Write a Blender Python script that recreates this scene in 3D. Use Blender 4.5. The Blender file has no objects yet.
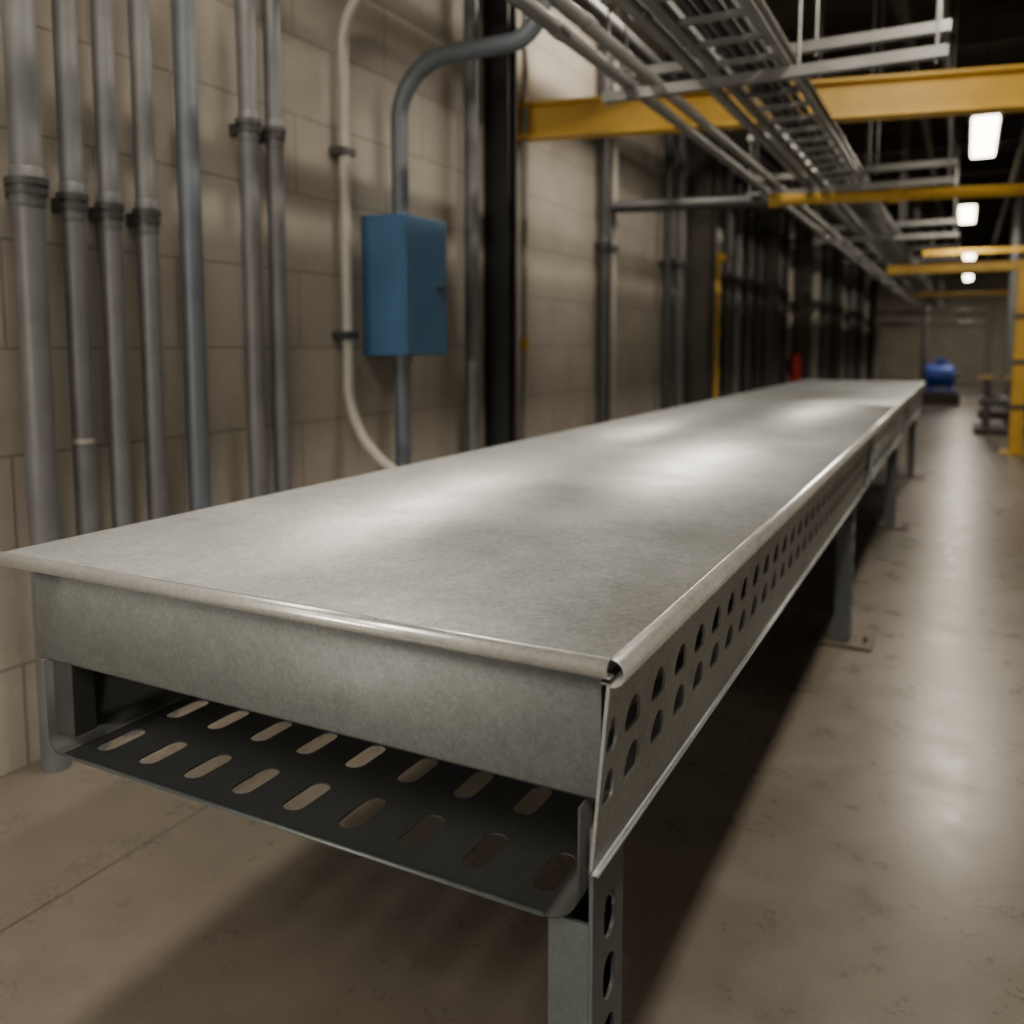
import bpy, bmesh, math, random
from mathutils import Vector, Matrix
random.seed(4)
scene = bpy.context.scene
COL = scene.collection

# ------------------------------------------------------------ materials
def nt(name):
    m = bpy.data.materials.new(name); m.use_nodes = True
    t = m.node_tree; b = t.nodes['Principled BSDF']
    return m, t, b
def ramp(t, fac, stops):
    r = t.nodes.new('ShaderNodeValToRGB')
    el = r.color_ramp.elements
    el[0].position, el[0].color = stops[0][0], (*stops[0][1], 1)
    el[1].position, el[1].color = stops[-1][0], (*stops[-1][1], 1)
    for p, c in stops[1:-1]:
        e = el.new(p); e.color = (*c, 1)
    t.links.new(fac, r.inputs[0]); return r.outputs[0]
def noise(t, vec, scale, detail=4, rough=.55):
    n = t.nodes.new('ShaderNodeTexNoise'); n.inputs['Scale'].default_value = scale
    n.inputs['Detail'].default_value = detail; n.inputs['Roughness'].default_value = rough
    t.links.new(vec, n.inputs['Vector']); return n.outputs['Fac']
def coords(t):
    return t.nodes.new('ShaderNodeTexCoord').outputs['Object']
def mix(t, a, b, fac, mode='MIX'):
    n = t.nodes.new('ShaderNodeMix'); n.data_type = 'RGBA'; n.blend_type = mode
    if isinstance(fac, float): n.inputs[0].default_value = fac
    else: t.links.new(fac, n.inputs[0])
    t.links.new(a, n.inputs[6])
    if isinstance(b, tuple): n.inputs[7].default_value = (*b, 1)
    else: t.links.new(b, n.inputs[7])
    return n.outputs[2]
def bump(t, b, h, strength, dist=.01):
    n = t.nodes.new('ShaderNodeBump'); n.inputs['Strength'].default_value = strength
    n.inputs['Distance'].default_value = dist
    t.links.new(h, n.inputs['Height']); t.links.new(n.outputs[0], b.inputs['Normal'])

def simple(name, col, rough=.5, metal=0.0, var=.25, scale=6.0):
    m, t, b = nt(name); v = coords(t)
    f = noise(t, v, scale)
    c0 = tuple(x*(1-var) for x in col); c1 = tuple(min(1, x*(1+var)) for x in col)
    t.links.new(ramp(t, f, [(.3, c0), (.7, c1)]), b.inputs['Base Color'])
    b.inputs['Roughness'].default_value = rough; b.inputs['Metallic'].default_value = metal
    return m

def galvanized(name, base, metal, r0, r1, fine=.10):
    m, t, b = nt(name); v = coords(t)
    big = noise(t, v, 2.6, 6, .62)
    col = ramp(t, big, [(.3, tuple(x*.80 for x in base)), (.7, tuple(x*1.12 for x in base))])
    vo = t.nodes.new('ShaderNodeTexVoronoi'); vo.inputs['Scale'].default_value = 170
    t.links.new(v, vo.inputs['Vector'])
    sp = ramp(t, vo.outputs['Color'], [(0, (1-fine*1.3,)*3), (1, (1+fine*.7,)*3)])
    col = mix(t, col, sp, 1.0, 'MULTIPLY')
    md = noise(t, v, 24, 8, .75)
    col = mix(t, col, ramp(t, md, [(.3, (.86,)*3), (.7, (1.07,)*3)]), 1.0, 'MULTIPLY')
    fn = noise(t, v, 260, 4, .7)
    col = mix(t, col, ramp(t, fn, [(.3, (.84,)*3), (.7, (1.07,)*3)]), 1.0, 'MULTIPLY')
    t.links.new(col, b.inputs['Base Color'])
    rn = noise(t, v, 5, 6, .65)
    rr = ramp(t, rn, [(.3, (r0,)*3), (.7, (r1,)*3)])
    t.links.new(rr, b.inputs['Roughness'])
    b.inputs['Metallic'].default_value = metal
    bump(t, b, fn, .06, .001)
    return m

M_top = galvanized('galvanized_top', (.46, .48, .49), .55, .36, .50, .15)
M_lip = galvanized('galvanized_highlight_edge', (.70, .72, .72), .7, .26, .36, .08)  # base paled to paint the bright highlight along the rolled edges
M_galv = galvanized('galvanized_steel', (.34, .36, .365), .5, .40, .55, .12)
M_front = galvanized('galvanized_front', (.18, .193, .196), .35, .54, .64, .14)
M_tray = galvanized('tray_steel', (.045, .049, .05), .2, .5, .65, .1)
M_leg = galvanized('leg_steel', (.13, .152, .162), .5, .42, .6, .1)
M_pipe = simple('pipe_grey_paint', (.118, .123, .128), .48, .15, .2)
M_pipeb = simple('pipe_blue_grey', (.095, .113, .135), .46, .15, .15)
M_piped = simple('pipe_dark', (.045, .046, .047), .5, .2)
M_cond = simple('conduit_galvanized', (.19, .19, .185), .42, .5, .16)
M_white = simple('conduit_offwhite', (.31, .30, .27), .5, .1, .12)
M_black = simple('black_painted_steel', (.010, .011, .012), .6, .1)
M_dark = simple('dark_structural_steel', (.06, .055, .047), .6, .3)
M_yel = simple('yellow_paint', (.50, .30, .022), .5, 0, .22, 3)
M_blue = simple('blue_enamel', (.045, .12, .235), .45, .1, .14, 4)
M_blue2 = simple('blue_machine_paint', (.015, .06, .35), .4, .1)
M_red = simple('red_enamel', (.40, .02, .01), .35)
M_rubber = simple('black_rubber', (.01, .01, .01), .7)
M_rust = simple('stained_baseplate', (.11, .09, .07), .6, .3, .35, 20)

m, t, b = nt('lamp_diffuser'); M_lamp = m
b.inputs['Base Color'].default_value = (.9, .85, .75, 1)
b.inputs['Emission Color'].default_value = (1, .86, .66, 1)
b.inputs['Emission Strength'].default_value = 18

def wallmat(name, horiz):
    m, t, b = nt(name); v = coords(t)
    sep = t.nodes.new('ShaderNodeSeparateXYZ'); t.links.new(v, sep.inputs[0])
    cmb = t.nodes.new('ShaderNodeCombineXYZ')
    t.links.new(sep.outputs[horiz], cmb.inputs[0]); t.links.new(sep.outputs['Z'], cmb.inputs[1])
    br = t.nodes.new('ShaderNodeTexBrick')
    br.inputs['Scale'].default_value = 1.0
    br.inputs['Brick Width'].default_value = .60
    br.inputs['Row Height'].default_value = .30
    br.inputs['Mortar Size'].default_value = .005
    br.inputs['Mortar Smooth'].default_value = .5
    br.inputs['Color1'].default_value = (.37, .338, .295, 1)
    br.inputs['Color2'].default_value = (.34, .312, .273, 1)
    br.inputs['Mortar'].default_value = (.215, .195, .168, 1)
    t.links.new(cmb.outputs[0], br.inputs['Vector'])
    n1 = noise(t, v, 1.7, 6, .6)
    col = mix(t, br.outputs['Color'], ramp(t, n1, [(.3, (.76, .75, .74)), (.7, (1.05, 1.05, 1.05))]), 1.0, 'MULTIPLY')
    n2 = noise(t, v, 70, 5, .7)
    col = mix(t, col, ramp(t, n2, [(.3, (.9,)*3), (.7, (1.04,)*3)]), 1.0, 'MULTIPLY')
    t.links.new(col, b.inputs['Base Color']); b.inputs['Roughness'].default_value = .8
    mth = t.nodes.new('ShaderNodeMath'); mth.operation = 'MULTIPLY_ADD'
    t.links.new(br.outputs['Fac'], mth.inputs[0]); mth.inputs[1].default_value = -1.0
    t.links.new(n2, mth.inputs[2]); bump(t, b, mth.outputs[0], .35, .006)
    return m
M_wally = wallmat('painted_block_wall_y', 'Y')
M_wallx = wallmat('painted_block_wall_x', 'X')

m, t, b = nt('polished_concrete'); M_floor = m
v = coords(t)
n1 = noise(t, v, 1.0, 10, .62)
col = ramp(t, n1, [(.25, (.095, .082, .066)), (.5, (.14, .123, .101)), (.75, (.19, .169, .141))])
n2 = noise(t, v, 6, 9, .7)
col = mix(t, col, ramp(t, n2, [(.25, (.80, .79, .78)), (.70, (1.07,)*3)]), 1.0, 'MULTIPLY')
n3 = noise(t, v, 120, 3, .6)
col = mix(t, col, ramp(t, n3, [(.3, (.86,)*3), (.7, (1.06,)*3)]), 1.0, 'MULTIPLY')
sep = t.nodes.new('ShaderNodeSeparateXYZ'); t.links.new(v, sep.inputs[0])
def joint(sock, off, period):
    a = t.nodes.new('ShaderNodeMath'); a.operation = 'ADD'; a.inputs[1].default_value = off
    t.links.new(sock, a.inputs[0])
    p = t.nodes.new('ShaderNodeMath'); p.operation = 'PINGPONG'; p.inputs[1].default_value = period/2
    t.links.new(a.outputs[0], p.inputs[0])
    l = t.nodes.new('ShaderNodeMath'); l.operation = 'LESS_THAN'; l.inputs[1].default_value = .003
    t.links.new(p.outputs[0], l.inputs[0]); return l.outputs[0]
jx = joint(sep.outputs['X'], 1.72, 4.2); jy = joint(sep.outputs['Y'], -4.9, 4.8)
mx = t.nodes.new('ShaderNodeMath'); mx.operation = 'MAXIMUM'
t.links.new(jx, mx.inputs[0]); t.links.new(jy, mx.inputs[1])
col = mix(t, col, (.05, .043, .035), mx.outputs[0])
t.links.new(col, b.inputs['Base Color'])
t.links.new(ramp(t, n2, [(.3, (.24,)*3), (.7, (.36,)*3)]), b.inputs['Roughness'])
bump(t, b, n2, .05, .004)

M_ceil = simple('dark_ceiling_deck', (.085, .07, .052), .85, 0, .3, 1.5)

# ------------------------------------------------------------ geometry helpers
def group(name, loc=(0, 0, 0)):
    e = bpy.data.objects.new(name, None); e.location = loc
    e.empty_display_size = .1; COL.objects.link(e); return e
def finish(me, name, mat, parent=None, smooth=35):
    me.materials.clear(); me.materials.append(mat)
    if smooth:
        for p in me.polygons: p.use_smooth = True
        me.set_sharp_from_angle(angle=math.radians(smooth))
    o = bpy.data.objects.new(name, me); COL.objects.link(o)
    if parent:
        o.parent = parent
        o.matrix_parent_inverse = Matrix.Translation(parent.location).inverted()
    return o
def box(name, lo, hi, mat, parent=None, bev=0.0, rot=None):
    bm = bmesh.new(); bmesh.ops.create_cube(bm, size=1)
    c = [(a+b)/2 for a, b in zip(lo, hi)]; s = [abs(b-a) for a, b in zip(lo, hi)]
    bmesh.ops.scale(bm, vec=s, verts=bm.verts)
    if bev: bmesh.ops.bevel(bm, geom=bm.edges[:], offset=bev, segments=3, affect='EDGES', profile=.5)
    if rot: bmesh.ops.rotate(bm, matrix=Matrix.Rotation(rot, 3, 'Z'), verts=bm.verts)
    bmesh.ops.translate(bm, vec=c, verts=bm.verts)
    me = bpy.data.meshes.new(name); bm.to_mesh(me); bm.free()
    return finish(me, name, mat, parent, 0)
def beam_between(bm, p, q, w, h):
    p, q = Vector(p), Vector(q); d = (q-p); d.normalize()
    s = d.cross(Vector((0, 0, 1))); s = s.normalized() if s.length > 1e-5 else Vector((1, 0, 0))
    u = s.cross(d)
    vs = [bm.verts.new(c + s*a*w/2 + u*b_*h/2) for c in (p, q) for a, b_ in ((-1, -1), (1, -1), (1, 1), (-1, 1))]
    for f in ((0, 1, 2, 3), (7, 6, 5, 4), (0, 4, 5, 1), (1, 5, 6, 2), (2, 6, 7, 3), (3, 7, 4, 0)):
        bm.faces.new([vs[i] for i in f])
def bars(name, segs, mat, parent=None):
    bm = bmesh.new()
    for p, q, w, h in segs: beam_between(bm, p, q, w, h)
    bmesh.ops.recalc_face_normals(bm, faces=bm.faces)
    me = bpy.data.meshes.new(name); bm.to_mesh(me); bm.free()
    return finish(me, name, mat, parent, 0)
def tube(name, pts, r, mat, parent=None, n=20, caps=True):
    pts = [Vector(p) for p in pts]; bm = bmesh.new(); rings = []
    t0 = (pts[1]-pts[0]).normalized()
    ref = Vector((0, 0, 1)) if abs(t0.z) < .9 else Vector((0, 1, 0))
    nrm = (ref - t0*ref.dot(t0)).normalized()
    for i, p in enumerate(pts):
        if i == 0: tg = t0
        elif i == len(pts)-1: tg = (pts[i]-pts[i-1]).normalized()
        else: tg = ((pts[i]-pts[i-1]).normalized()+(pts[i+1]-pts[i]).normalized()).normalized()
        if tg.length < .5: tg = t0
        nrm = (nrm - tg*nrm.dot(tg)).normalized(); bn = tg.cross(nrm)
        rr = r[i] if isinstance(r, (list, tuple)) else r
        rings.append([bm.verts.new(p + (nrm*math.cos(a)+bn*math.sin(a))*rr) for a in [2*math.pi*k/n for k in range(n)]])
    for A, B in zip(rings, rings[1:]):
        for k in range(n): bm.faces.new((A[k], A[(k+1) % n], B[(k+1) % n], B[k]))
    if caps: bm.faces.new(rings[0][::-1]); bm.faces.new(rings[-1])
    bmesh.ops.recalc_face_normals(bm, faces=bm.faces)
    me = bpy.data.meshes.new(name); bm.to_mesh(me); bm.free()
    return finish(me, name, mat, parent, 50)
def arc(c, r, a0, a1, n, plane):
    out = []
    for i in range(n+1):
        a = math.radians(a0+(a1-a0)*i/n); x, z = r*math.cos(a), r*math.sin(a)
        out.append((c[0]+x, c[1], c[2]+z) if plane == 'XZ' else (c[0], c[1]+x, c[2]+z))
    return out
def profile(name, pts, axis, a, b, th, mat, parent=None, segs=1):
    bm = bmesh.new(); cols = []
    for k in range(segs+1):
        s = a+(b-a)*k/segs
        cols.append([bm.verts.new((p[0], s, p[1]) if axis == 'Y' else (s, p[0], p[1])) for p in pts])
    for A, B in zip(cols, cols[1:]):
        for i in range(len(pts)-1): bm.faces.new((A[i], A[i+1], B[i+1], B[i]))
    me = bpy.data.meshes.new(name); bm.to_mesh(me); bm.free()
    o = finish(me, name, mat, parent)
    md = o.modifiers.new('thickness', 'SOLIDIFY'); md.thickness = th; md.offset = 0
    return o
def arc2(cx, cz, r, a0, a1, n):
    return [(cx+r*math.cos(math.radians(a0+(a1-a0)*i/n)), cz+r*math.sin(math.radians(a0+(a1-a0)*i/n))) for i in range(n+1)]
def plate(name, outline, holes, th, mat, parent, mtx):
    cu = bpy.data.curves.new(name, 'CURVE'); cu.dimensions = '2D'; cu.fill_mode = 'BOTH'; cu.extrude = th/2
    for pl in [outline]+holes:
        sp = cu.splines.new('POLY'); sp.points.add(len(pl)-1)
        for i, p in enumerate(pl): sp.points[i].co = (p[0], p[1], 0, 1)
        sp.use_cyclic_u = True
    tmp = bpy.data.objects.new(name+'_tmp', cu); COL.objects.link(tmp)
    dg = bpy.context.evaluated_depsgraph_get(); dg.update()
    me = bpy.data.meshes.new_from_object(tmp.evaluated_get(dg))
    bpy.data.objects.remove(tmp); bpy.data.curves.remove(cu)
    me.transform(mtx); me.name = name
    return finish(me, name, mat, parent, 30)
def obround(cx, cy, lx, ly, n=6):
    if lx >= ly:
        r = ly/2; d = lx/2-r
        return arc2(cx+d, cy, r, -90, 90, n)+arc2(cx-d, cy, r, 90, 270, n)
    r = lx/2; d = ly/2-r
    return arc2(cx, cy+d, r, 0, 180, n)+arc2(cx, cy-d, r, 180, 360, n)
def dhole(cx, cy, w, h):
    c = .008
    return [(cx-w/2+c, cy-h/2), (cx+w/2-c, cy-h/2), (cx+w/2-c*.3, cy-h/2+c*.3), (cx+w/2, cy-h/2+c)] + \
           [(cx+math.cos(a)*w/2, cy-h/2+c+math.sin(a)*(h-c)) for a in [math.pi*k/10 for k in range(1, 10)]] + \
           [(cx-w/2, cy-h/2+c), (cx-w/2+c*.3, cy-h/2+c*.3)]
def M_yz(X, k=0.0, zr=0.0):
    return Matrix(((0, k, 1, X-k*zr), (1, 0, 0, 0), (0, 1, 0, 0), (0, 0, 0, 1)))
def M_xy(Z):
    return Matrix.Translation((0, 0, Z))

# ------------------------------------------------------------ room shell
WX, RX, Y0, Y1, CZ = -2.35, 2.3, -3.0, 30.0, 4.0
box('floor', (WX-.2, Y0-.2, -.2), (RX+.2, Y1+.2, 0), M_floor)
box('ceiling', (WX-.2, Y0-.2, CZ), (RX+.2, Y1+.2, CZ+.2), M_ceil)
box('wall_left', (WX-.2, Y0-.2, 0), (WX, Y1+.2, CZ), M_wally)
box('wall_right', (RX, Y0-.2, 0), (RX+.2, Y1+.2, CZ), M_wally)
box('wall_back', (WX, Y1, 0), (RX, Y1+.2, CZ), M_wallx)
box('wall_front', (WX, Y0-.2, 0), (RX, Y0, CZ), M_wallx)

# ------------------------------------------------------------ TABLE
T = group('perforated_steel_work_table')
ZT = .86; XL, XR, YF, YE = -1.437, -.32, .877, 9.2
R = .016
prof = [(XL, ZT-.022)] + arc2(XL+.008, ZT-.008, .008, 180, 90, 4) + [(XR-R, ZT)]
profile('top_sheet', prof, 'Y', YF+.012, YE, .0025, M_top, T, 1)
profile('right_rolled_edge', arc2(XR-R, ZT-R, R, 90, -95, 16), 'Y', YF+.012, YE, .0025, M_lip, T, 1)
nose = arc2(YF+.012, ZT-.011, .011, 90, 270, 12) + [(YF+.022, ZT-.022)]
profile('front_rolled_edge', nose, 'X', XL, XR-R-.001, .0025, M_lip, T)
fp = [(.93, .683), (.909, .681)] + [(.905, .686), (.905, .834), (.93, .8365)]
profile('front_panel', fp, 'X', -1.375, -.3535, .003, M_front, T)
box('left_side_panel', (-1.377, .907, .683), (-1.374, YE, .834), M_galv, T)
box('end_panel', (-1.37, YE-.03, .676), (-.352, YE-.027, .834), M_galv, T)
ZB, ZR = .592, .826
KX = .085; XS = -.343
def xs(z): return XS+KX*(z-ZR)
S1 = 4.02
holes = []
k = 0
while True:
    yu = .998+.1035*k
    if yu > S1-.06: break
    holes.append(dhole(yu, .757, .056, .042))
    holes.append(dhole(yu+.014, .690, .056, .042))
    k += 1
holes.append(dhole(.926, .757, .034, .042))
holes.append(dhole(.930, .690, .036, .042))
plate('side_rail_perforated', [(.900, ZB), (S1, ZB), (S1, ZR), (.900, ZR)], holes, .004, M_galv, T, M_yz(XS, KX, ZR))
xb = xs(ZB)
profile('side_rail_bottom_flange', [(xb, ZB+.003), (xb+.002, ZB-.001), (xb+.009, ZB-.001), (xb+.011, ZB+.005)], 'Y', .9, S1, .003, M_galv, T)
profile('side_rail_front_flange', [(xs(ZR)-.002, ZR), (xs(ZR)-.010, ZR)], 'Y', .8985, .901, .002, M_galv, T)
for i, (a, b_) in enumerate(((S1+.012, 6.6), (6.612, YE))):
    rp = [(xs(ZR), ZR), (-.345, .80), (-.339, .795), (-.340, .765), (-.348, .76), (-.352, .715), (-.346, .71), (-.348, .67), (-.356, .665), (xb, ZB), (xb+.011, ZB)]
    profile('side_rail_ribbed_%d' % i, rp, 'Y', a, b_, .003, M_galv, T)
for i, yj in enumerate((S1+.006, 6.606)):
    box('splice_plate_%d' % i, (-.340, yj-.05, .62), (-.337, yj+.05, .80), M_galv, T, .001)
    for q in range(4):
        z = .66+.1*(q//2)
        tube('splice_bolt_%d_%d' % (i, q), [(-.338, yj-.03+.06*(q % 2), z), (-.329, yj-.03+.06*(q % 2), z)], .009, M_leg, T, 6)
# bottom tray, slotted
ZTR = .522
tray_x0, tray_x1, rr, rl = -1.352, -.378, .045, .03
slots = []
for r_ in range(22):
    for c in range(9):
        slots.append(obround(-.447-.104*c, .985+.147*r_, .036, .090, 6))
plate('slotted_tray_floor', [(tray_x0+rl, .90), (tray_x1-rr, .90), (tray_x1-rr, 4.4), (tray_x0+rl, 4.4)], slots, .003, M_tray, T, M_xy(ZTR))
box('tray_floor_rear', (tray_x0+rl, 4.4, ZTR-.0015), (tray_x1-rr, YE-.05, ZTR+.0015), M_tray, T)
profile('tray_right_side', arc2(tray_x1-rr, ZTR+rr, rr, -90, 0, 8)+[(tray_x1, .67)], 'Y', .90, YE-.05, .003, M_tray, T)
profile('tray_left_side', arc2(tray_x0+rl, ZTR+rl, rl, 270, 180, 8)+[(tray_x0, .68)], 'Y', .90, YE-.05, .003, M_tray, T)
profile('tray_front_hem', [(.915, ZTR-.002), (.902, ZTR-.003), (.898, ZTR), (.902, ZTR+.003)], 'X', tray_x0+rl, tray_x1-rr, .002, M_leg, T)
for i, yy in enumerate((.91, 2.4, 4.0, 6.2, 8.6)):
    box('hanger_left_%d' % i, (-1.348, yy, ZTR+.03), (-1.300, yy+.045, .80), M_leg if i else M_tray, T, .003)
for i, yy in enumerate((1.9, 3.6, 5.3, 7.0, 8.7)):
    box('cross_member_%d' % i, (-1.37, yy, .79), (-.36, yy+.05, .84), M_leg, T, .003)
def leg(i, Y, left=False):
    s = -1 if left else 1
    xo = -1.372 if left else -.368
    xi = xo - s*.056
    D = .105
    n = 'l' if left else 'r'
    sl = [obround(Y+D/2+.004, z, .040, .060, 6) for z in [.499-.083*k for k in range(6)]]
    plate('leg_%s_web_%d' % (n, i), [(Y, .012), (Y+D, .012), (Y+D, .64), (Y, .64)], sl, .005, M_leg, T, M_yz(xo))
    x0, x1 = sorted((xi, xo-s*.003))
    box('leg_%s_flange_a_%d' % (n, i), (x0, Y, .012), (x1, Y+.005, ZTR-.006), M_leg, T)
    box('leg_%s_flange_b_%d' % (n, i), (x0, Y+D-.005, .012), (x1, Y+D, ZTR-.006), M_leg, T)
    xl0, xl1 = sorted((xi, xi+s*.004))
    box('leg_%s_dark_backing_%d' % (n, i), (xl0, Y+.005, .012), (xl1, Y+D-.005, ZTR-.006), M_tray, T)  # plate added to close the leg so its slots look dark
    cx = (xi+xo)/2
    box('leg_%s_foot_%d' % (n, i), (cx-.11, Y-.035, 0), (cx+.12, Y+D+.035, .014), M_rust, T, .002)
    for q in (-1, 1):
        tube('leg_%s_anchor_%d_%d' % (n, i, q), [(cx+.085*q+.005, Y+D/2, .010), (cx+.085*q+.005, Y+D/2, .032)], .009, M_leg, T, 6)
for i, yy in enumerate((.915, 3.65, 6.2, 8.65)):
    leg(i, yy)
    if i: leg(i, yy, True)

# ------------------------------------------------------------ wall pipes
def wall_pipe(Y, X, r, mat, rings=(), z0=0.0, z1=CZ, name='wall_pipe'):
    g = group(name, (X, Y, z0))
    tube('pipe', [(X, Y, z0), (X, Y, z1)], r, mat, g, 24)
    for z in rings:
        tube('coupling', [(X, Y, z-.05), (X, Y, z-.045), (X, Y, z+.05), (X, Y, z+.055)],
             [r*1.02, r*1.1, r*1.1, r*1.02], mat, g, 24)
        tube('flange_a', [(X, Y, z+.008), (X, Y, z+.026)], r*1.38, M_piped, g, 24)
        tube('flange_b', [(X, Y, z-.018), (X, Y, z+.000)], r*1.28, M_piped, g, 24)
        box('standoff', (WX, Y-.012, z-.02), (X-r*.9, Y+.012, z+.02), M_piped, g)
    return g
PX = -2.27
for Y, r, mat, rg in ((1.530, .040, M_pipe, (1.63,)), (1.665, .031, M_pipe, (1.61,)), (1.785, .030, M_pipe, (1.60,)),
                      (1.918, .031, M_pipe, (1.60,)), (2.090, .036, M_pipeb, ()), (2.366, .033, M_pipe, (1.97,)),
                      (2.494, .031, M_pipe, (1.97,)), (3.93, .036, M_pipe, ())):
    g = wall_pipe(Y, PX, r, mat, rg)
    if Y == 1.665: tube('label_band', [(PX, Y, .925), (PX, Y, .940)], r*1.04, M_white, g, 24)
g = wall_pipe(4.60, -2.30, .023, M_white, (3.2,))
tube('yellow_marker_band', [(-2.30, 4.60, 1.18), (-2.30, 4.60, 1.25)], .027, M_yel, g)
for Y, X, r, mat in ((5.79, -2.27, .042, M_piped), (6.05, -2.3, .025, M_white), (7.26, -2.27, .045, M_piped), (7.6, -2.27, .04, M_pipe),
                     (9.3, -2.27, .05, M_piped), (9.75, -2.27, .05, M_pipe), (10.3, -2.26, .06, M_piped), (10.9, -2.27, .05, M_piped),
                     (11.9, -2.25, .07, M_pipe), (12.6, -2.26, .06, M_piped), (14.3, -2.25, .07, M_cond), (15.2, -2.25, .08, M_white),
                     (16.6, -2.25, .07, M_pipe), (18.5, -2.25, .08, M_pipe), (20.5, -2.25, .08, M_pipe), (22.5, -2.25, .08, M_pipe)):
    wall_pipe(Y, X, r, mat, (1.9,))

def column(Y, w=.10, d=.15, mat=M_black):
    g = group('steel_column', (WX+d/2, Y, 0))
    box('flange_front', (WX+.002, Y-w/2, 0), (WX+d, Y-w/2+.014, CZ), mat, g)
    box('flange_rear', (WX+.002, Y+w/2-.014, 0), (WX+d, Y+w/2, CZ), mat, g)
    box('web', (WX+d/2-.006, Y-w/2+.013, 0), (WX+d/2+.006, Y+w/2-.013, CZ), mat, g)
    box('base_plate', (WX+.002, Y-w/2-.05, 0), (WX+d+.05, Y+w/2+.05, .015), mat, g)
column(4.25)
for Y in (8.2, 11.4, 13.9, 17.4, 21.5, 25.5): column(Y, .22, .22, M_dark)

# blue electrical enclosure
B = group('blue_electrical_box', (-2.23, 3.28, 1.47))
box('body', (-2.35+.001, 3.11, 1.163), (-2.14, 3.45, 1.768), M_blue, B, .004)
box('door', (-2.139, 3.114, 1.167), (-2.122, 3.446, 1.764), M_blue, B, .004)
box('latch_plate', (-2.122, 3.375, 1.43), (-2.117, 3.405, 1.49), M_pipeb, B, .002)
box('latch_handle', (-2.117, 3.35, 1.453), (-2.107, 3.41, 1.468), M_black, B, .003)
for z in (1.25, 1.68): tube('hinge', [(-2.128, 3.112, z-.03), (-2.128, 3.112, z+.03)], .006, M_blue, B, 10)
C = group('box_feed_conduit', (-2.24, 3.25, 0))
tube('lower_run', [(-2.24, 3.25, 0), (-2.24, 3.25, 1.162)], .036, M_pipeb, C, 24)
tube('bottom_hub', [(-2.24, 3.25, 1.125), (-2.24, 3.25, 1.162)], .046, M_pipe, C)
tube('top_hub', [(-2.24, 3.25, 1.769), (-2.24, 3.25, 1.79)], .046, M_pipe, C)
tube('upper_run', [(-2.24, 3.25, 1.785), (-2.24, 3.25, 2.18)] + arc((-2.24+.25, 3.25, 2.18), .25, 175, 90, 12, 'XZ') + [(-1.70, 3.25, 2.43)] +
     arc((-1.70, 3.25, 2.58), .15, -85, 0, 8, 'XZ') + [(-1.55, 3.25, CZ)], .038, M_pipeb, C, 24)
pts = [(-1.45, 2.94, CZ), (-1.45, 2.94, 2.86)] + arc((-1.65, 2.94, 2.86), .20, -5, -88, 8, 'XZ') + [(-1.9, 2.94, 2.66)] + \
      arc((-2.05, 2.94, 2.41), .25, 88, 180, 10, 'XZ') + [(-2.30, 2.94, 1.10)] + arc((-1.9, 2.94, 1.05), .40, 180, 250, 14, 'XZ') + \
      [(-1.86, 2.94, .55), (-1.80, 2.94, .40), (-1.78, 2.94, 0)]
F = group('pale_flexible_conduit', (-2.3, 2.94, 1.5))
tube('conduit', pts, .024, M_white, F, 18)
for z in (1.25, 2.0):
    box('pipe_clamp', (WX, 2.90, z-.016), (-2.272, 2.98, z+.016), M_piped, F, .003)

g = group('yellow_gas_riser', (-2.2, 8.55, 0))
tube('riser', [(-2.2, 8.55, 0), (-2.2, 8.55, 2.0)] + arc((-2.14, 8.55, 2.0), .06, 175, 90, 6, 'XZ') + [(-2.08, 8.55, 2.06)], .05, M_yel, g)
tube('dark_branch', [(-2.08, 8.55, 2.03), (-2.08, 8.55, CZ)], .05, M_piped, g)
for z in (.9, 1.3, 1.7): tube('collar', [(-2.2, 8.55, z), (-2.2, 8.55, z+.06)], .065, M_yel, g)
box('bracket', (WX, 8.52, 1.3), (-2.24, 8.58, 1.35), M_dark, g)
g = group('alarm_bell', (-2.3, 8.85, 2.3))
tube('dome', [(WX, 8.85, 2.3), (-2.27, 8.85, 2.3), (-2.24, 8.85, 2.3), (-2.22, 8.85, 2.3), (-2.215, 8.85, 2.3)], [.05, .10, .09, .05, .01], M_white, g, 24)
tube('striker', [(-2.3, 8.85, 2.19), (-2.3, 8.85, 2.22)], .02, M_black, g, 12)

g = group('fire_extinguisher', (-2.2, 13.3, .65))
tube('cylinder', [(-2.2, 13.3, .65), (-2.2, 13.3, .67), (-2.2, 13.3, 1.02), (-2.2, 13.3, 1.08), (-2.2, 13.3, 1.11)], [.07, .085, .085, .06, .03], M_red, g)
tube('valve', [(-2.2, 13.3, 1.11), (-2.2, 13.3, 1.16)], .02, M_black, g)
box('handle', (-2.22, 13.2, 1.16), (-2.18, 13.34, 1.18), M_black, g)
tube('hose', [(-2.2, 13.28, 1.14), (-2.1, 13.2, 1.1), (-2.08, 13.18, .95), (-2.09, 13.2, .8)], .012, M_rubber, g, 10)
box('wall_bracket', (WX, 13.25, .8), (-2.28, 13.35, 1.0), M_black, g)

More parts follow.
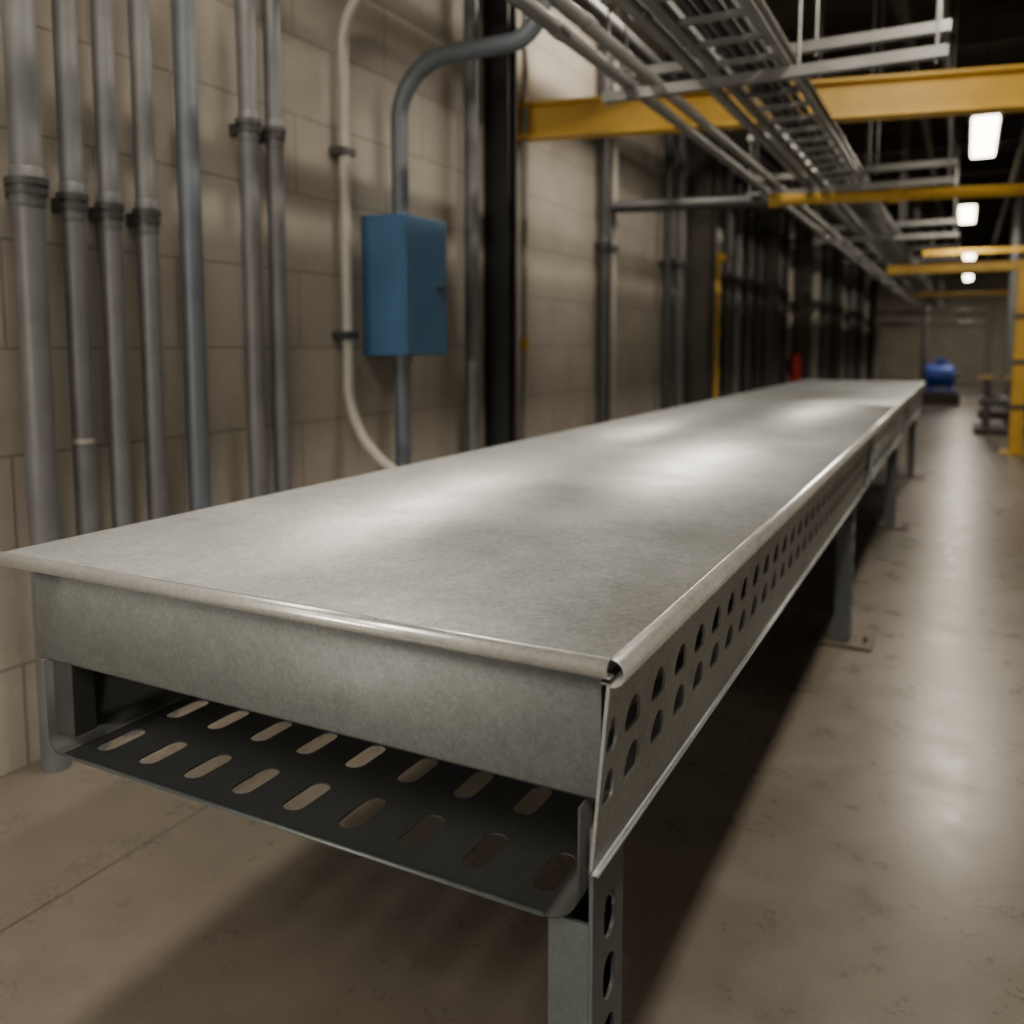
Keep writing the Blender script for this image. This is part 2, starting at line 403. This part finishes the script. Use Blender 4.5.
# ------------------------------------------------------------ yellow beams
def ibeam(name, p, q, w, h, mat):
    g = group(name, p); th = .018
    p, q = Vector(p), Vector(q); dz = Vector((0, 0, h/2-th/2))
    bars('top_flange', [(p+dz, q+dz, w, th)], mat, g)
    bars('bottom_flange', [(p-dz, q-dz, w, th)], mat, g)
    bars('web', [(p, q, .012, h-2*th)], mat, g)
    return g
ibeam('yellow_crane_beam', (-2.345, 4.60, 2.485), (2.295, 5.60, 2.485), .12, .20, M_yel)
g = group('yellow_overhead_pipe', (-2.3, 5.95, 2.19))
def lp(f): return (-2.345+4.64*f, 5.95+.95*f, 2.19)
tube('dark_section', [lp(0), lp(.24)], .042, M_piped, g)
tube('pipe', [lp(.24), lp(1)], .038, M_yel, g)
for f in (.24, .40, .62): tube('coupling', [lp(f), lp(f+.015)], .05, M_yel, g)
P = group('yellow_portal_frame', (.55, 11.2, 0))
box('post', (.48, 11.12, .015), (.62, 11.28, 2.14), M_yel, P, .01)
box('far_post', (2.1, 11.12, .015), (2.24, 11.28, 2.14), M_yel, P, .01)
box('base_plate', (.40, 11.04, 0), (.70, 11.36, .015), M_yel, P)
box('far_base_plate', (2.0, 11.04, 0), (2.29, 11.36, .015), M_yel, P)
box('header', (-.85, 11.14, 2.03), (2.24, 11.26, 2.13), M_yel, P, .008)
tube('hanger_rod', [(-.64, 11.2, 2.12), (-.64, 11.2, CZ)], .012, M_dark, P, 8)
for z in (.5, 1.0, 1.5): box('collar', (.465, 11.10, z), (.635, 11.30, z+.05), M_dark, P)
box('low_rail', (.62, 11.17, .9), (2.1, 11.23, .96), M_yel, P)
g = group('yellow_header_beam', (0, 14.5, 2.6))
box('beam', (-.62, 14.46, 2.53), (2.29, 14.54, 2.60), M_yel, g, .008)
for x in (-.5, 1.6): tube('hanger', [(x, 14.5, 2.6), (x, 14.5, CZ)], .012, M_dark, g, 8)
g = group('yellow_header_beam', (0, 18, 2.2))
box('beam', (-.9, 17.95, 2.10), (2.29, 18.05, 2.18), M_yel, g, .008)
for x in (-.55, 1.6): tube('hanger', [(x, 18, 2.17), (x, 18, CZ)], .012, M_dark, g, 8)

# ------------------------------------------------------------ overhead services
ZC = 2.33
for X, r in ((-1.337, .027), (-1.225, .025), (-1.03, .026)):
    g = group('overhead_conduit', (X, 0, ZC)); tube('run', [(X, -2.9, ZC), (X, 26.7, ZC)], r, M_cond, g, 20)
    for y in (2.9, 7.0, 10.2, 13.3, 16.4): tube('coupling', [(X, y, ZC), (X, y+.08, ZC)], r*1.2, M_cond, g, 20)
for X, r, z, mt in ((-1.95, .05, 3.1, M_piped), (-1.75, .035, 2.8, M_pipe), (-.45, .05, 3.4, M_dark), (-1.15, .04, 3.0, M_piped), (-.2, .03, 3.2, M_pipe), (.45, .04, 3.3, M_piped)):
    g = group('overhead_pipe', (X, 0, z)); tube('run', [(X, -2.9, z), (X, 29.9, z)], r, mt, g, 20)
L = group('ladder_cable_tray', (-.8, 0, ZC))
LA, LB, ZL = -.93, -.68, 2.335
segs = []
for x in (LA, LB):
    sgn = 1 if x == LA else -1
    segs += [((x, -2.9, ZL), (x, 26.7, ZL), .008, .056), ((x-sgn*.012, -2.9, ZL+.028), (x-sgn*.012, 26.7, ZL+.028), .032, .005), ((x-sgn*.012, -2.9, ZL-.028), (x-sgn*.012, 26.7, ZL-.028), .032, .005)]
bars('side_rails', segs, M_cond, L)
bars('rungs', [((LA, -2.7+.25*k, ZL-.015), (LB, -2.7+.25*k, ZL-.015), .035, .018) for k in range(117)], M_cond, L)
for j, (x, r) in enumerate(((-.88, .019), (-.835, .018), (-.79, .019), (-.745, .016))):
    tube('cable_%d' % j, [(x, -2.9, ZL+.013), (x, 26.7, ZL+.013)], r, M_rubber if j % 2 else M_piped, L, 12)
L2 = group('ladder_cable_tray', (-1.2, 0, 2.75))
bars('side_rails', [((x, -2.9, 2.75), (x, 26.7, 2.75), .03, .08) for x in (-1.40, -1.0)], M_pipe, L2)
bars('rungs', [((-1.40, -2.7+.3*k, 2.73), (-1.0, -2.7+.3*k, 2.73), .04, .02) for k in range(98)], M_pipeb, L2)
for Y in (1.2, 3.67, 6.5, 9.65, 12.2, 15.2, 17.8, 20.5, 23.5, 26.5):
    g = group('trapeze_support', (-.8, Y, ZC))
    x1 = -.10 if 3 < Y < 13 else -.60
    zs = 2.284
    segs = [((-1.45, Y, zs), (x1, Y, zs), .041, .041)]
    if x1 > -.5: segs.append(((-1.45, Y+.22, 2.44), (x1, Y+.22, 2.44), .041, .041))
    segs.append(((-1.45, Y, 2.69), (-.9, Y, 2.69), .041, .041))
    bars('strut', segs, M_cond, g)
    for x in (-1.43, -.97, -.63) + ((-.14,) if x1 > -.5 else ()):
        tube('threaded_rod', [(x, Y, zs-.04), (x, Y, CZ-.002)], .006, M_cond, g, 8)
    if x1 > -.5:
        for x in (-1.43, -.60, -.14): tube('threaded_rod', [(x, Y+.22, 2.40), (x, Y+.22, CZ-.002)], .006, M_cond, g, 8)
for Y in [-2+2.0*k for k in range(16)]:
    ibeam('ceiling_joist', (-2.345, Y+.4, 3.80), (2.295, Y+.4, 3.80), .14, .26, M_dark)
g = group('ventilation_duct', (.9, 0, 3.45))
box('duct', (.75, 2.0, 3.25), (1.35, 29, 3.62), M_dark, g, .01)
for k in range(13): box('seam_%d' % k, (.735, 2.5+2*k, 3.235), (1.365, 2.54+2*k, 3.635), M_dark, g)
for k in range(7): tube('duct_rod_%d' % k, [(.73, 3+4*k, 3.3), (.73, 3+4*k, CZ)], .008, M_cond, g, 8)

# ------------------------------------------------------------ lamps
LC = (1, .90, .76)
def lamp(Y, X=.07, z=3.0, power=120, length=1.5, w=.19):
    g = group('ceiling_light_fixture', (X, Y, z))
    box('housing', (X-w/2-.02, Y-length/2-.03, z+.012), (X+w/2+.02, Y+length/2+.03, z+.08), M_dark, g, .01)
    box('diffuser', (X-w/2, Y-length/2, z-.03), (X+w/2, Y+length/2, z+.012), M_lamp, g, .012)
    for dy in (-.55, .55): tube('suspension_rod', [(X, Y+dy, z+.08), (X, Y+dy, CZ)], .006, M_dark, g, 8)
    ld = bpy.data.lights.new('lamp_light', 'AREA'); ld.shape = 'RECTANGLE'; ld.size = w; ld.size_y = length
    ld.energy = power; ld.color = LC
    o = bpy.data.objects.new('lamp_light', ld); COL.objects.link(o); o.location = (X, Y, z-.04)
    o.parent = g; o.matrix_parent_inverse = Matrix.Translation(g.location).inverted()
for Y, X, pw in ((-1.2, .07, 55), (3.3, .07, 62), (8.75, .07, 52), (13.7, -.05, 52), (19.8, .0, 48), (26.5, .0, 45)): lamp(Y, X=X, power=pw)
lamp(1.3, X=-1.62, z=3.0, power=38, length=1.4)  # added lamp above the view, brightens the left wall
lamp(-1.8, X=-1.62, z=3.0, power=24, length=1.4)  # added lamp behind the camera, more fill for wall and pipes
lamp(5.1, X=-1.62, z=3.52, power=42, length=1.2)  # made-up lamp high over the trays, lifts the wall farther along
g = group('added_fill_batten', (-1.0, Y0+.05, 1.45))  # added low fill behind the camera, lights the floor under the table
box('housing', (-1.7, Y0, 1.38), (-.3, Y0+.05, 1.52), M_pipe, g, .01)
box('diffuser', (-1.68, Y0+.05, 1.40), (-.32, Y0+.09, 1.50), M_lamp, g, .01)
ld = bpy.data.lights.new('fill_batten_light', 'AREA'); ld.shape = 'RECTANGLE'; ld.size = 1.3; ld.size_y = .12
ld.energy = 65; ld.color = (1, .90, .76)
o = bpy.data.objects.new('fill_batten_light', ld); COL.objects.link(o); o.location = (-1.0, Y0+.11, 1.45)
o.rotation_euler = (math.radians(90), 0, 0)
o.parent = g; o.matrix_parent_inverse = Matrix.Translation(g.location).inverted()

# ------------------------------------------------------------ far aisle contents
g = group('blue_electric_motor', (-.4, 20, 0))
box('plinth', (-.75, 19.6, 0), (-.05, 20.4, .25), M_dark, g, .01)
box('skid', (-.7, 19.7, .25), (-.1, 20.3, .30), M_blue2, g, .01)
tube('motor_body', [(-.72, 20, .58), (-.68, 20, .58), (-.2, 20, .58), (-.15, 20, .58)], [.16, .23, .23, .16], M_blue2, g, 28)
for k in range(9): tube('fin_%d' % k, [(-.64+.05*k, 20, .58), (-.625+.05*k, 20, .58)], .26, M_blue2, g, 28)
box('terminal_box', (-.52, 19.9, .80), (-.32, 20.1, .94), M_blue2, g, .01)
for x in (-.6, -.25): box('foot', (x-.04, 19.78, .30), (x+.04, 20.22, .38), M_blue2, g)
tube('shaft', [(-.15, 20, .58), (-.05, 20, .58)], .04, M_piped, g)
g = group('pale_pipe_frame', (-.7, 24, 0))
for zz in (2.0, 1.72): tube('rail', [(-2.0, 24, zz), (.5, 24, zz)], .06, M_white, g)
for x in (-2.0, .5): tube('post', [(x, 24, 0), (x, 24, 2.05)], .06, M_white, g)
for X, Y in ((.62, 14.9), (.95, 16.5), (1.0, 20.5), (1.05, 24.0), (-1.0, 27)):
    g = group('grey_pipe_column', (X, Y, 0))
    tube('pipe', [(X, Y, 0), (X, Y, CZ)], .08, M_pipe, g, 24)
    tube('base', [(X, Y, 0), (X, Y, .04)], .16, M_pipe, g, 24)
g = group('valve_skid', (.45, 13.6, 0))
box('base', (.15, 13.3, 0), (1.0, 14.3, .08), M_dark, g, .01)
tube('manifold', [(.2, 13.6, .45), (1.0, 13.6, .45)], .07, M_pipe, g)
tube('manifold_low', [(.2, 13.9, .25), (1.0, 13.9, .25)], .07, M_dark, g)
for x in (.3, .6, .9):
    tube('riser', [(x, 13.6, .08), (x, 13.6, .75)], .045, M_pipe, g)
    tube('handwheel', [(x, 13.6, .75), (x, 13.6, .775)], .11, M_yel, g)
    tube('flange', [(x, 13.6, .55), (x, 13.6, .58)], .08, M_pipe, g)
    tube('low_riser', [(x, 13.9, .08), (x, 13.9, .3)], .045, M_dark, g)

# ------------------------------------------------------------ world + camera
w = bpy.data.worlds.new('dim_interior'); scene.world = w; w.use_nodes = True
w.node_tree.nodes['Background'].inputs[0].default_value = (1, .9, .78, 1)
w.node_tree.nodes['Background'].inputs[1].default_value = .05

cd = bpy.data.cameras.new('camera'); cam = bpy.data.objects.new('camera', cd); COL.objects.link(cam)
cam.location = (0, 0, 1.21)
cam.rotation_euler = (math.radians(90-5.39), 0, math.radians(27.4))
cd.sensor_width = 36; cd.lens = 870/1024*36; cd.shift_y = -.083
cd.clip_start = .05; cd.clip_end = 100
cd.dof.use_dof = True; cd.dof.focus_distance = 1.3; cd.dof.aperture_fstop = 2.6
scene.camera = cam
